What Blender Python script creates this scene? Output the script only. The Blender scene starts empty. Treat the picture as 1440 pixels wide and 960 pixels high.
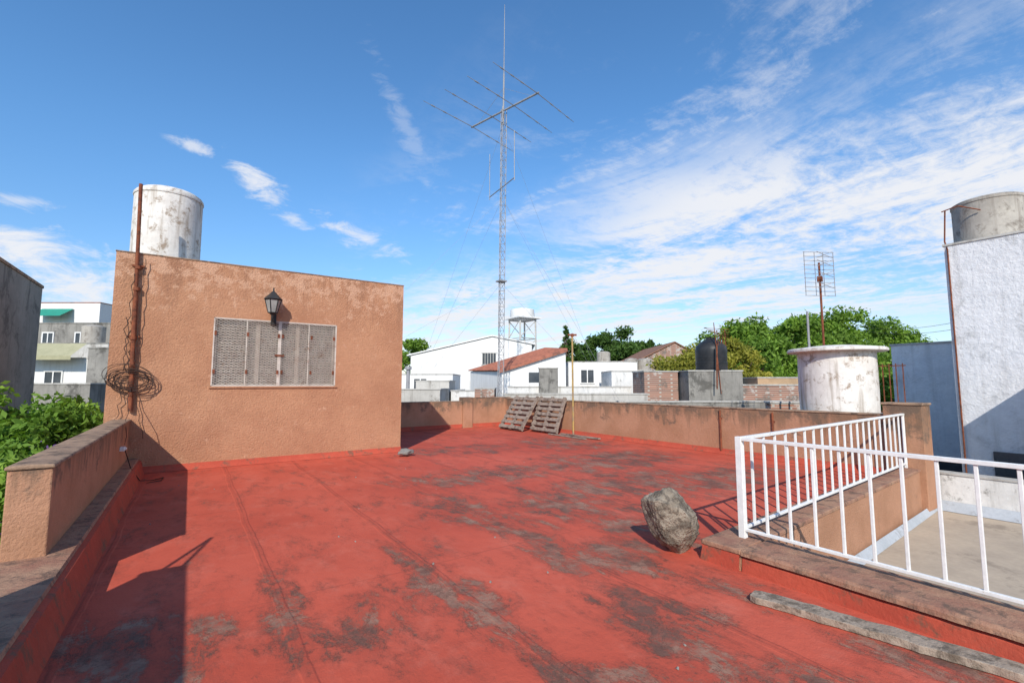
import bpy, math, random
from mathutils import Vector, Matrix, noise as mn
random.seed(7)
TH=math.radians(34.3); ST,CT=math.sin(TH),math.cos(TH)
def L(r,d,z=0.0):   # site frame (metres right / ahead of the terrace) -> world
    return Vector((r*CT+d*ST,-r*ST+d*CT,z))
SUN=Vector((-.92,-1.15,1.0)).normalized()
scene=bpy.context.scene
# ------------------------------------------------------------ node helpers
class NT:
    def __init__(s,tree): s.t=tree; s.n=tree.nodes; s.l=tree.links
    def node(s,typ,**k):
        n=s.n.new(typ)
        for a,b in k.items(): setattr(n,a,b)
        return n
    def put(s,sock,v):
        if isinstance(v,bpy.types.NodeSocket): s.l.new(v,sock)
        elif v is not None:
            if isinstance(v,(tuple,list)) and len(v)==3 and sock.type=='RGBA': v=(*v,1)
            sock.default_value=v
    def math(s,op,a,b=None,c=None,clamp=False):
        n=s.node('ShaderNodeMath',operation=op,use_clamp=clamp)
        s.put(n.inputs[0],a)
        if b is not None: s.put(n.inputs[1],b)
        if c is not None: s.put(n.inputs[2],c)
        return n.outputs[0]
    def mix(s,f,a,b,bt='MIX'):
        n=s.node('ShaderNodeMixRGB',blend_type=bt)
        s.put(n.inputs[0],f); s.put(n.inputs[1],a); s.put(n.inputs[2],b); return n.outputs[0]
    def ss(s,v,a,b,lo=0.,hi=1.):
        n=s.node('ShaderNodeMapRange',interpolation_type='SMOOTHSTEP')
        s.put(n.inputs[0],v)
        n.inputs[1].default_value=a;n.inputs[2].default_value=b;n.inputs[3].default_value=lo;n.inputs[4].default_value=hi
        return n.outputs[0]
    def noise(s,vec,scale,detail=6,rough=.6,dist=0.):
        n=s.node('ShaderNodeTexNoise'); s.put(n.inputs['Vector'],vec)
        n.inputs['Scale'].default_value=scale;n.inputs['Detail'].default_value=detail
        n.inputs['Roughness'].default_value=rough;n.inputs['Distortion'].default_value=dist
        return n.outputs[0]
    def vscale(s,vec,sc,loc=(0,0,0)):
        n=s.node('ShaderNodeMapping'); s.put(n.inputs[0],vec)
        n.inputs['Scale'].default_value=sc; n.inputs['Location'].default_value=loc
        return n.outputs[0]
    def sep(s,vec):
        n=s.node('ShaderNodeSeparateXYZ'); s.put(n.inputs[0],vec); return n.outputs
    def comb(s,x,y,z):
        n=s.node('ShaderNodeCombineXYZ'); s.put(n.inputs[0],x);s.put(n.inputs[1],y);s.put(n.inputs[2],z); return n.outputs[0]
def newmat(name):
    m=bpy.data.materials.new(name); m.use_nodes=True
    nt=NT(m.node_tree); b=nt.n['Principled BSDF']
    return m,nt,b
def bump(nt,b,h,strength=.3,dist=.02):
    n=nt.node('ShaderNodeBump'); n.inputs['Strength'].default_value=strength; n.inputs['Distance'].default_value=dist
    nt.put(n.inputs['Height'],h); nt.l.new(n.outputs[0],b.inputs['Normal'])
def M(name,base,alt=None,scale=1.5,rough=.85,bmp=.35,bs=45,stain=None,amt=.45,ssc=2.,streak=None,stamt=.5,ztop=None,metal=0.,bd=.012):
    m,nt,b=newmat(name)
    pos=nt.node('ShaderNodeNewGeometry').outputs['Position']
    col=base
    if alt is None: alt=tuple(c*.75 for c in base)
    n1=nt.noise(pos,scale,5,.65)
    col=nt.mix(nt.ss(n1,.35,.68),base,alt)
    nf=nt.noise(pos,bs*.5,3,.7)
    col=nt.mix(nt.ss(nf,.2,.8,0,.3),col,tuple(c*.55 for c in base))
    if streak:
        n2=nt.noise(nt.vscale(pos,(3.2,3.2,.28)),1.6,5,.65)
        v=n2
        if ztop: v=nt.math('ADD',v,nt.ss(nt.sep(pos)[2],ztop[0],ztop[1],-.12,.16))
        col=nt.mix(nt.math('MULTIPLY',nt.ss(v,.5,.72),stamt),col,streak)
    if stain:
        n3=nt.noise(pos,ssc,7,.75,.3)
        v=n3
        if ztop: v=nt.math('ADD',v,nt.ss(nt.sep(pos)[2],ztop[0],ztop[1],-.06,.12))
        t=1-amt
        col=nt.mix(nt.ss(v,t-.06,t+.07,0,.85),col,stain)
    nt.put(b.inputs['Base Color'],col)
    b.inputs['Roughness'].default_value=rough; b.inputs['Metallic'].default_value=metal
    b.inputs['Specular IOR Level'].default_value=.25
    if bmp: bump(nt,b,nt.math('ADD',nt.noise(pos,bs,4,.7),nt.math('MULTIPLY',n1,.8)),bmp,bd)
    return m
# ------------------------------------------------------------ mesh helpers
class MB:
    def __init__(s,site=False): s.v=[];s.f=[];s.m=[];s.site=site
    def add(s,vs,fs,mi=0):
        o=len(s.v)
        for p in vs:
            s.v.append(L(*p) if s.site else Vector(p))
        for f in fs: s.f.append([i+o for i in f]); s.m.append(mi)
        return s
    def box(s,x0,x1,y0,y1,z0,z1,mi=0):
        return s.add([(x0,y0,z0),(x1,y0,z0),(x1,y1,z0),(x0,y1,z0),(x0,y0,z1),(x1,y0,z1),(x1,y1,z1),(x0,y1,z1)],
          [(0,3,2,1),(4,5,6,7),(0,1,5,4),(1,2,6,5),(2,3,7,6),(3,0,4,7)],mi)
    def prism(s,poly,z0,z1,mi=0,top=None):
        n=len(poly); top=top or poly
        vs=[(p[0],p[1],z0) for p in poly]+[(p[0],p[1],z1) for p in top]
        return s.add(vs,[tuple(range(n-1,-1,-1)),tuple(range(n,2*n))]+[(i,(i+1)%n,n+(i+1)%n,n+i) for i in range(n)],mi)
    def ext(s,prof,a,b,axis,mi=0):
        n=len(prof)
        vs=[((t,h,z) if axis=='x' else (h,t,z)) for t in (a,b) for h,z in prof]
        return s.add(vs,[tuple(range(n)),tuple(range(2*n-1,n-1,-1))]+[(i,n+i,n+(i+1)%n,(i+1)%n) for i in range(n)],mi)
    def tube(s,p0,p1,r0,r1=None,n=6,mi=0):
        r1=r0 if r1 is None else r1
        p0=Vector(p0);p1=Vector(p1); d=(p1-p0)
        if d.length<1e-6: return s
        d.normalize(); a=d.orthogonal().normalized(); b=d.cross(a)
        vs=[]
        for p,r in((p0,r0),(p1,r1)):
            for i in range(n):
                t=2*math.pi*i/n; vs.append(p+a*math.cos(t)*r+b*math.sin(t)*r)
        return s.add(vs,[tuple(range(n-1,-1,-1)),tuple(range(n,2*n))]+[(i,(i+1)%n,n+(i+1)%n,n+i) for i in range(n)],mi)
    def path(s,pts,r,n=5,mi=0):
        for a,b in zip(pts[:-1],pts[1:]): s.tube(a,b,r,r,n,mi)
        return s
    def rev(s,cx,cy,prof,n=48,mi=0,jit=0):
        vs=[];k=len(prof)
        for (r,z) in prof:
            for i in range(n):
                t=2*math.pi*i/n; rr=r*(1+jit*mn.noise(Vector((math.cos(t)*3,math.sin(t)*3,z*2))))
                vs.append((cx+rr*math.cos(t),cy+rr*math.sin(t),z))
        fs=[(j*n+i,j*n+(i+1)%n,(j+1)*n+(i+1)%n,(j+1)*n+i) for j in range(k-1) for i in range(n)]
        fs+= [tuple(range(n-1,-1,-1)),tuple(range((k-1)*n,k*n))]
        return s.add(vs,fs,mi)
    def done(s,name,mats,parent=None,bevel=0,smooth=False):
        if not isinstance(mats,(list,tuple)): mats=[mats]
        lo=Vector([min(p[i] for p in s.v) for i in range(3)]);hi=Vector([max(p[i] for p in s.v) for i in range(3)])
        c=(lo+hi)/2; c.z=lo.z
        me=bpy.data.meshes.new(name); me.from_pydata([p-c for p in s.v],[],s.f); 
        for m in mats: me.materials.append(m)
        me.polygons.foreach_set('material_index',s.m)
        me.update()
        o=bpy.data.objects.new(name,me); scene.collection.objects.link(o); o.location=c
        if parent: o.parent=parent; o.location=c-parent.location
        if bevel:
            bv=o.modifiers.new('bevel','BEVEL'); bv.width=bevel; bv.segments=2; bv.limit_method='ANGLE'
        if smooth:
            me.polygons.foreach_set('use_smooth',[True]*len(me.polygons))
            es=o.modifiers.new('es','EDGE_SPLIT'); es.split_angle=math.radians(35)
        return o
def grp(name,loc):
    e=bpy.data.objects.new(name,None); e.location=loc; e.empty_display_size=.2; scene.collection.objects.link(e); return e
# ------------------------------------------------------------ materials
peach=M('peach_stucco',(.52,.265,.150),(.43,.205,.115),1.1,bmp=1.,bs=32,stain=(.58,.34,.22),amt=.42,ssc=5.,streak=(.25,.125,.075),stamt=.5,ztop=(2.5,4.3),bd=.025)
peach_low=M('peach_stucco_weathered',(.48,.255,.155),(.39,.20,.115),1.4,bmp=.7,bs=40,stain=(.15,.105,.075),amt=.39,ssc=2.2,streak=(.19,.12,.075),stamt=.7,ztop=(.35,1.05),bd=.02)
capm=M('weathered_cap',(.38,.25,.165),(.26,.175,.12),2.5,bmp=.6,bs=40,stain=(.11,.08,.06),amt=.45,ssc=5)
ledgecap=M('worn_ledge_cap',(.40,.235,.15),(.32,.15,.10),3.5,bmp=.9,bs=30,stain=(.14,.09,.065),amt=.45,ssc=6)
redcurb=M('red_curb_paint',(.48,.088,.05),(.40,.068,.04),1.8,bmp=.5,bs=30,stain=(.16,.085,.055),amt=.42,ssc=4)
whitew=M('white_painted_wall',(.80,.79,.76),(.74,.735,.71),.5,bmp=.2,streak=(.45,.43,.39),stamt=.4)
whiteold=M('white_mouldy_render',(.74,.73,.70),(.62,.61,.58),1.6,bmp=.5,bs=25,stain=(.18,.17,.15),amt=.38,ssc=1.8,streak=(.28,.27,.24),stamt=.6)
bluew=M('bluish_white_wall',(.74,.74,.75),(.66,.67,.69),1.4,bmp=.7,bs=12,stain=(.44,.44,.44),amt=.42,ssc=1.5,streak=(.42,.41,.40),stamt=.5,bd=.03)
whitesh=M('whitewashed_wall',(.86,.86,.85),(.76,.77,.78),1.4,bmp=.6,bs=14,stain=(.52,.52,.50),amt=.40,ssc=1.5,streak=(.5,.5,.48),stamt=.4,bd=.03)
greyc=M('grey_concrete',(.30,.285,.255),(.21,.20,.18),1.0,bmp=.5,bs=20,stain=(.09,.085,.075),amt=.43,ssc=1.2,streak=(.10,.095,.085),stamt=.7)
lgrey=M('light_grey_render',(.54,.52,.48),(.43,.415,.38),.8,bmp=.4,bs=20,stain=(.20,.18,.155),amt=.40,ssc=1.4,streak=(.22,.20,.175),stamt=.6)
tankw=M('white_tank_paint',(.76,.73,.68),(.64,.60,.55),2.2,bmp=.5,bs=22,stain=(.26,.19,.13),amt=.43,ssc=4.5,streak=(.28,.22,.16),stamt=.85,bd=.01)
tankg=M('grey_tank_cement',(.44,.405,.35),(.34,.31,.27),2.2,bmp=.5,bs=22,stain=(.17,.145,.12),amt=.43,ssc=2.6,streak=(.18,.15,.125),stamt=.8,bd=.01)
rust=M('rusty_iron',(.27,.085,.04),(.15,.05,.03),9,bmp=.4,bs=60,stain=(.05,.03,.02),amt=.43,ssc=12,rough=.9)
rail_w=M('white_railing_paint',(.82,.82,.79),(.76,.76,.73),3,rough=.5,bmp=.1,stain=(.30,.16,.08),amt=.31,ssc=14)
galv=M('galvanised_steel',(.36,.36,.37),(.27,.27,.28),2,rough=.6,bmp=0,metal=.2)
darkm=M('black_iron',(.03,.03,.032),(.045,.04,.035),6,rough=.6,bmp=.1)
blackp=M('black_plastic',(.022,.024,.027),(.04,.04,.042),3,rough=.45,bmp=.05)
cable=M('black_cable',(.03,.02,.018),(.06,.03,.02),6,rough=.7,bmp=0)
wood=M('weathered_wood',(.33,.265,.215),(.22,.17,.135),6,bmp=.6,bs=30,stain=(.11,.08,.065),amt=.42,ssc=6)
plankm=M('grey_plank',(.40,.325,.25),(.28,.215,.16),5,bmp=.9,bs=30,stain=(.12,.095,.07),amt=.47,ssc=7)
yellow=M('yellow_pole_paint',(.48,.33,.11),(.36,.25,.10),5,bmp=.1,stain=(.28,.21,.15),amt=.47,ssc=4)
tiles_red=M('terracotta_roof',(.40,.15,.095),(.28,.10,.065),3,bmp=.4,bs=10,stain=(.14,.08,.06),amt=.42,ssc=3)
brown_roof=M('brown_tile_roof',(.30,.16,.10),(.22,.11,.075),3,bmp=.4,bs=10)
glassd=M('dark_window_glass',(.05,.06,.07),(.08,.09,.10),2,rough=.2,bmp=0)
shutter=M('shutter_paint',(.42,.35,.29),(.31,.255,.21),4,rough=.6,bmp=.1,stain=(.20,.12,.08),amt=.42,ssc=9)
meshm=M('expanded_metal_paint',(.60,.54,.47),(.48,.41,.35),6,rough=.6,bmp=.1,stain=(.27,.12,.065),amt=.38,ssc=4)
earth=M('ground_earth',(.13,.12,.09),(.08,.10,.05),.08,bmp=.2,bs=2)
green_awn=M('green_awning',(.03,.30,.21),(.03,.24,.17),3,bmp=0)
olive=M('olive_awning',(.40,.38,.24),(.32,.31,.19),3,bmp=0)
beigefl=M('beige_patio_floor',(.50,.41,.305),(.41,.335,.255),1.0,bmp=.3,bs=25,stain=(.27,.22,.165),amt=.40,ssc=1.2)
membr=M('grey_membrane',(.44,.47,.50),(.36,.39,.41),2,bmp=.3,stain=(.25,.25,.25),amt=.4,ssc=3)
rockm=M('rock_stone',(.38,.325,.25),(.25,.205,.155),6,bmp=1.,bs=16,stain=(.10,.08,.06),amt=.48,ssc=7,bd=.05)
solar=M('roof_grey',(.24,.23,.22),(.18,.17,.16),.6,bmp=.2,stain=(.1,.1,.09),amt=.45,ssc=.8)
def brickmat():
    m,nt,b=newmat('old_brick')
    pos=nt.node('ShaderNodeNewGeometry').outputs['Position']; s=nt.sep(pos)
    v=nt.comb(nt.math('ADD',s[0],s[1]),s[2],0)
    br=nt.node('ShaderNodeTexBrick'); nt.put(br.inputs['Vector'],v)
    br.inputs['Color1'].default_value=(.36,.16,.10,1);br.inputs['Color2'].default_value=(.22,.11,.08,1);br.inputs['Mortar'].default_value=(.38,.34,.29,1)
    br.inputs['Scale'].default_value=1.0;br.inputs['Brick Width'].default_value=.27;br.inputs['Row Height'].default_value=.085;br.inputs['Mortar Size'].default_value=.012
    n=nt.noise(pos,1.7,7,.7)
    col=nt.mix(nt.ss(n,.50,.62,0,.8),br.outputs[0],(.14,.12,.10))
    col=nt.mix(nt.ss(nt.noise(pos,1.1,5,.7),.55,.62,0,.8),col,(.45,.42,.38))
    nt.put(b.inputs['Base Color'],col); b.inputs['Roughness'].default_value=.9
    bump(nt,b,br.outputs['Fac'],-.5,.01); return m
brick=brickmat()
def floormat():
    m,nt,b=newmat('red_roof_membrane')
    pos=nt.node('ShaderNodeNewGeometry').outputs['Position']; s=nt.sep(pos); X,Y=s[0],s[1]
    wob=nt.math('MULTIPLY',nt.math('SUBTRACT',nt.noise(pos,.9,3,.5),.5),.10)
    sx=nt.math('ADD',nt.math('SUBTRACT',X,.62),wob)
    fr=nt.math('PINGPONG',sx,.6)
    seam=nt.ss(fr,.0,.014,1,0)
    lap=nt.ss(fr,.03,.045,1,0)
    fy=nt.math('PINGPONG',nt.math('ADD',nt.math('SUBTRACT',Y,.9),wob),1.55)
    seam2=nt.ss(fy,0,.014,1,0)
    a1=nt.noise(pos,.45,4,.6)
    red=nt.mix(nt.ss(a1,.35,.65),(.56,.108,.064),(.475,.082,.048))
    a2=nt.noise(nt.vscale(pos,(1,.6,1)),2.6,7,.72)
    red=nt.mix(nt.ss(a2,.48,.74,0,.55),red,(.58,.165,.11))
    red=nt.mix(nt.ss(nt.noise(pos,5,6,.75,.4),.54,.72,0,.4),red,(.36,.062,.04))
    red=nt.mix(nt.math('MULTIPLY',lap,.22),red,(.40,.07,.042))
    px=nt.math('ADD',X,nt.math('MULTIPLY',nt.math('SUBTRACT',nt.noise(pos,1.7,4,.6),.5),.6))
    py=nt.math('ADD',Y,nt.math('MULTIPLY',nt.math('SUBTRACT',nt.noise(nt.vscale(pos,(1,1,1),(9,4,0)),1.5,4,.6),.5),1.0))
    field=None
    for (x,y,wx,wy,sk,wt) in ((1.80,3.0,.20,1.8,0,1.),(.60,3.9,.15,.9,0,.85),(-.15,3.75,.5,.5,-.3,1.),(3.05,3.9,.30,1.3,0,.95),(3.45,3.25,.6,.5,.2,1.),
        (5.3,5.4,2.1,.75,.15,1.),(4.6,7.3,1.7,.7,-.1,.9),(7.4,7.2,1.9,1.1,0,1.),(7.5,4.8,2.1,.8,0,.95),(2.75,1.8,.3,1.2,0,.9),(1.15,3.3,.5,.4,0,.7),
        (2.1,1.6,.7,.6,0,.75),(4.25,4.6,.5,1.5,0,.95),(8.6,10.0,1.3,1.5,0,.85),(5.6,10.3,1.5,.8,0,.7),(3.6,1.9,.2,1.6,0,.7),(3.0,5.6,.45,1.1,0,.8)):
        dx=nt.math('SUBTRACT',px,x); dy=nt.math('SUBTRACT',nt.math('SUBTRACT',py,y),nt.math('MULTIPLY',dx,sk))
        dx=nt.math('DIVIDE',dx,wx);dy=nt.math('DIVIDE',dy,wy)
        q=nt.ss(nt.math('ADD',nt.math('MULTIPLY',dx,dx),nt.math('MULTIPLY',dy,dy)),0,2.,wt,0)
        field=q if field is None else nt.math('MAXIMUM',field,q)
    w1=nt.noise(nt.vscale(pos,(1.7,.75,1)),2.0,9,.76,.3)
    w=nt.math('ADD',w1,nt.math('MULTIPLY',field,.17))
    fine=nt.math('MULTIPLY',nt.math('SUBTRACT',nt.noise(pos,24,5,.8),.5),.20)
    w=nt.math('ADD',w,fine)
    wear=nt.ss(w,.595,.70)
    halo=nt.ss(w,.47,.65,0,.55)
    wc=nt.noise(nt.vscale(pos,(1,1,1),(7,3,0)),1.2,6,.7)
    wcol=nt.mix(nt.ss(wc,.42,.58),(.31,.195,.135),(.125,.08,.06))
    wcol=nt.mix(nt.ss(nt.noise(pos,5,6,.8),.48,.60,0,.65),wcol,(.34,.095,.062))
    col=nt.mix(halo,red,(.30,.068,.044))
    col=nt.mix(nt.math('MULTIPLY',wear,.85),col,wcol)
    v1=nt.noise(nt.vscale(pos,(1,.8,1),(4,9,0)),2.6,7,.78,1.2)
    vein=nt.math('MULTIPLY',nt.ss(nt.math('ABSOLUTE',nt.math('SUBTRACT',v1,.5)),0,.02,1,0),nt.ss(w,.50,.64,0,.65))
    col=nt.mix(vein,col,(.10,.05,.036))
    sb=nt.ss(nt.noise(pos,1.1,3,.6),.4,.6,.10,.6)
    col=nt.mix(nt.math('MULTIPLY',nt.math('MAXIMUM',seam,nt.math('MULTIPLY',seam2,.8)),sb),col,(.22,.058,.04))
    nt.put(b.inputs['Base Color'],col); b.inputs['Roughness'].default_value=.8; b.inputs['Specular IOR Level'].default_value=.15
    h=nt.math('ADD',nt.math('MULTIPLY',nt.noise(pos,9,5,.65),.5),nt.math('MULTIPLY',nt.noise(pos,70,2,.6),.14))
    h=nt.math('ADD',h,nt.math('MULTIPLY',lap,.3)); h=nt.math('SUBTRACT',h,nt.math('MULTIPLY',wear,.15))
    h=nt.math('ADD',h,nt.math('MULTIPLY',nt.noise(pos,1.3,2,.5),1.2))
    bump(nt,b,h,.7,.02); return m
floorm=floormat()
def leafmat(name,c1,c2,c3):
    m,nt,b=newmat(name)
    g=nt.node('ShaderNodeNewGeometry'); pos=g.outputs['Position']
    rp=g.outputs['Random Per Island']
    col=nt.mix(rp,c1,c2); col=nt.mix(nt.ss(nt.noise(pos,.6,2,.5),.4,.62,0,.7),col,c3)
    nt.put(b.inputs['Base Color'],col); b.inputs['Roughness'].default_value=.6; b.inputs['Specular IOR Level'].default_value=.2
    tr=nt.node('ShaderNodeBsdfTranslucent'); nt.put(tr.inputs[0],nt.mix(1.,col,(1.3,1.4,.6),'MULTIPLY'))
    mx=nt.node('ShaderNodeMixShader'); mx.inputs[0].default_value=.35
    nt.l.new(b.outputs[0],mx.inputs[1]); nt.l.new(tr.outputs[0],mx.inputs[2])
    nt.l.new(mx.outputs[0],nt.n['Material Output'].inputs[0]); return m
leaf_dark=leafmat('leaves_dark',(.06,.12,.022),(.095,.17,.035),(.04,.08,.018))
leaf_mid=leafmat('leaves_mid',(.16,.27,.035),(.22,.35,.05),(.10,.18,.03))
leaf_yel=leafmat('leaves_yellow',(.30,.30,.045),(.38,.34,.06),(.18,.19,.03))
leaf_garden=leafmat('leaves_garden',(.20,.34,.04),(.32,.46,.08),(.10,.20,.03))
flower=leafmat('purple_flowers',(.25,.12,.42),(.35,.2,.5),(.2,.1,.4))
bark=M('bark',(.12,.085,.06),(.07,.05,.04),5,bmp=.5)
# ------------------------------------------------------------ ground + building body
MB().add([(-1500,-1500,-3.6),(1500,-1500,-3.6),(1500,1500,-3.6),(-1500,1500,-3.6)],[(0,1,2,3)]).done('ground',earth)
f=MB(); f.add([(-.66,-6,0),(4.02,-6,0),(4.02,2.6,0),(10.3,3.02,0),(10.3,15.55,0),(-.66,15.55,0)],[(0,1,2,3,4,5)])
f.done('roof_terrace_floor',floorm)
b=MB(); b.prism([(-1.12,-6.02),(4.5,-6.02),(4.5,2.45),(10.5,2.85),(10.5,15.75),(-1.12,15.75)],-3.6,-.02); b.done('building_below_terrace',lgrey)
def fillet(x0,y0,x1,y1,nx,ny,h=.13,w=.06):
    mb=MB(); p=[(x0,y0,h),(x1,y1,h),(x1+nx*w*.35,y1+ny*w*.35,h*.5),(x0+nx*w*.35,y0+ny*w*.35,h*.5),(x1+nx*w,y1+ny*w,.004),(x0+nx*w,y0+ny*w,.004),(x0,y0,-.01),(x1,y1,-.01)]
    mb.add(p,[(0,1,2,3),(3,2,4,5),(0,3,5,6),(1,7,4,2),(0,6,7,1)]); return mb.done('red_skirting',redcurb)
fillet(-.7,10.898,4.21,10.898,0,-1,.12); fillet(4.213,15.5,4.213,10.9,1,0,.14)
fillet(4.21,15.498,10.26,15.498,0,-1,.14); fillet(10.258,15.5,10.258,3.05,-1,0,.12)
# ------------------------------------------------------------ left ledge and parapet
lg=MB(); lg.ext([(-1.12,-.01),(-.60,-.01),(-.63,.08),(-.665,.225),(-.72,.25),(-1.12,.25)],-6,10.9,'y',0)
lg.done('low_ledge',redcurb)
lt=MB(); lt.ext([(-1.14,.235),(-.70,.245),(-.71,.272),(-1.14,.275)],-6,5.17,'y'); lt.ext([(-.858,.27),(-.70,.245),(-.71,.272),(-.858,.275)],5.17,10.9,'y')
lt.done('ledge_capping',ledgecap)
pw=MB(); pw.box(-1.12,-.86,5.17,10.9,.24,.945,0); pw.ext([(-1.135,.945),(-.845,.945),(-.85,.975),(-1.0,.985),(-1.13,.975)],5.15,10.9,'y',1)
pw.done('parapet_wall',[peach_low,capm],bevel=.012)
so=MB(); so.box(-.86,-.80,9.55,9.72,.56,.62); so.box(-.82,-.78,9.57,9.70,.575,.605); so.done('wall_socket',rail_w,bevel=.005)
nw=MB(); nw.box(-1.75,-1.5,-5,3.3,-3.6,1.62,0); nw.box(-1.78,-1.47,-5,3.32,1.62,1.66,1); nw.done('offscreen_shadow_wall_left',[peach_low,capm])  # unseen wall added out of frame to shade the left of the floor
rs=MB(); rs.tube((-1.6,3.2,1.4),(-1.48,3.8,1.9),.02); rs.tube((-1.6,2.9,1.62),(-1.48,3.8,1.9),.015); rs.done('offscreen_shadow_rods',rust)  # unseen rods added to cast the thin spike beside that shadow
# ------------------------------------------------------------ room
R=grp('rooftop_room',(1.5,12.5,0))
wx0,wx1,wz0,wz1=.32,2.66,1.56,2.92
rm=MB()
XA,XB,YF,YB,ZT=-1.23,4.21,10.9,15.5,4.0
rm.box(XA,wx0,YF,YF+.25,-.02,ZT); rm.box(wx1,XB,YF,YF+.25,-.02,ZT)
rm.box(wx0,wx1,YF,YF+.25,-.02,wz0); rm.box(wx0,wx1,YF,YF+.25,wz1,ZT)
rm.box(XA,XA+.25,YF+.25,YB,-3.6,ZT); rm.box(XB-.25,XB,YF+.25,YB,-.02,ZT); rm.box(XA+.25,XB-.25,YB-.25,YB,-.02,ZT)
rm.done('walls',peach,R)
cp=MB(); cp.ext([(YF-.012,ZT),(YF-.012,ZT+.02),(YF+.12,ZT+.035),(YF+.26,ZT+.02),(YF+.26,ZT)],XA-.01,XB+.01,'x')
cp.box(XA-.01,XA+.26,YF+.26,YB,ZT,ZT+.03); cp.box(XB-.26,XB+.01,YF+.26,YB,ZT,ZT+.03); cp.done('coping',capm,R)
MB().box(XA+.25,XB-.25,YF+.25,YB-.25,3.68,3.8).done('roof_slab',solar,R)
MB().box(wx0-.05,wx1+.05,YF+.26,YF+.3,wz0-.1,wz1+.1).done('window_interior',darkm,R)
W=MB()
for a in (wx0,wx1-.035): W.box(a,a+.035,YF+.08,YF+.15,wz0,wz1)
W.box(wx0+.035,wx1-.035,YF+.08,YF+.15,wz1-.04,wz1); W.box(wx0+.035,wx1-.035,YF+.08,YF+.15,wz0,wz0+.04)
pan=3; pwid=(wx1-wx0-.07)/pan
for i in range(pan):
    a=wx0+.035+i*pwid
    W.box(a,a+.035,YF+.09,YF+.14,wz0+.04,wz1-.04); W.box(a+pwid-.035,a+pwid-.003,YF+.09,YF+.14,wz0+.04,wz1-.04)
    n=22; h=(wz1-wz0-.08)/n
    for k in range(n):
        z=wz0+.04+k*h
        W.add([(a+.035,YF+.095,z),(a+pwid-.035,YF+.095,z),(a+pwid-.035,YF+.14,z+h*.9),(a+.035,YF+.14,z+h*.9)],[(0,1,2,3)])
W.done('shutters',shutter,R)
G=MB(); g0,g1,h0,h1=wx0+.012,wx1-.012,wz0+.012,wz1-.012; y=YF+.012
for (a,b2,c,d) in((g0,g1,h0,h0),(g0,g1,h1,h1),(g0,g0,h0,h1),(g1,g1,h0,h1)): G.tube((a,y,c),(b2,y,d),.018,n=4)
xm=(g0+g1)/2+.02
G.box(xm-.03,xm+.03,y-.012,y+.012,h0,h1); G.box(g0+.56,g0+.575,y-.01,y+.012,h0,h1); G.box(g1-.575,g1-.56,y-.01,y+.012,h0,h1)
sp=.085; kk=1.75
c=g0-(h1-h0)*kk
while c<g1:
    for sgn in (1,-1):
        k=kk
        xa,za=(c,h0); xb,zb=(c+k*(h1-h0),h1)
        if sgn<0: xa,xb=xb,xa
        P0=[xa,za];P1=[xb,zb]
        def clip(p,q,lim,side):
            if (p[0]-lim)*side<0:
                t=(lim-p[0])/(q[0]-p[0]); return [lim,p[1]+t*(q[1]-p[1])]
            return p
        if max(P0[0],P1[0])<=g0 or min(P0[0],P1[0])>=g1: continue
        P0=clip(P0,P1,g0,1);P1=clip(P1,P0,g0,1);P0=clip(P0,P1,g1,-1);P1=clip(P1,P0,g1,-1)
        G.tube((P0[0],y+(.003*sgn),P0[1]),(P1[0],y+(.003*sgn),P1[1]),.0052,n=4)
    c+=sp
G.done('window_grille',meshm,R)
H=MB()
for z in (wz0+.25,wz1-.35):
    for xx in (xm-.6,xm-.03,xm+.05,xm+.62,g0+.02,g1-.05): H.box(xx-.015,xx+.025,y-.03,y-.013,z,z+.08)
H.box(xm-.09,xm+.09,y-.03,y-.012,wz0+.62,wz0+.66)
H.done('grille_hinges',rust,R)
MB().ext([(YF-.03,wz0-.035),(YF-.03,wz0-.008),(YF+.05,wz0+.004),(YF+.05,wz0-.035)],wx0-.03,wx1+.03,'x').done('window_sill',peach,R)
# lantern
LT=grp('wall_lantern',(1.36,10.75,3.0))
lx,ly,lz=1.32,10.66,3.06
def ngon(cx,cy,z,r,n=6,o=0): return [(cx+r*math.cos(2*math.pi*i/n+o),cy+r*math.sin(2*math.pi*i/n+o),z) for i in range(n)]
g=MB()
bt=ngon(lx,ly,lz,.085);tp=ngon(lx,ly,lz+.27,.15)
g.add(bt+tp,[(i,(i+1)%6,6+(i+1)%6,6+i) for i in range(6)])
langlass=M('lantern_glass',(.34,.34,.32),(.2,.2,.19),3,rough=.15,bmp=0)
g.done('glass',langlass,LT)
k=MB()
for i in range(6):
    k.tube(bt[i],tp[i],.011,n=5); k.tube(bt[i],bt[(i+1)%6],.012,n=5); k.tube(tp[i],tp[(i+1)%6],.013,n=5)
rf=ngon(lx,ly,lz+.275,.185);r2=ngon(lx,ly,lz+.36,.10);r3=ngon(lx,ly,lz+.44,.03)
k.add(rf+r2+r3,[(i,(i+1)%6,6+(i+1)%6,6+i) for i in range(6)]+[(6+i,6+(i+1)%6,12+(i+1)%6,12+i) for i in range(6)]+[(12,13,14,15,16,17),(5,4,3,2,1,0)])
k.tube((lx,ly,lz+.44),(lx,ly,lz+.52),.014); k.tube((lx,ly,lz-.05),(lx,ly,lz),.03,.08,8)
k.tube((lx,ly,lz-.12),(lx,ly,lz-.05),.012,.03,8)
k.box(lx+.0,lx+.1,10.86,10.898,lz-.22,lz+.12)
k.path([(lx+.05,10.88,lz-.12),(lx+.04,10.80,lz-.17),(lx+.01,10.72,lz-.16),(lx,ly,lz-.10)],.014)
k.done('frame',darkm,LT)
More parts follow.
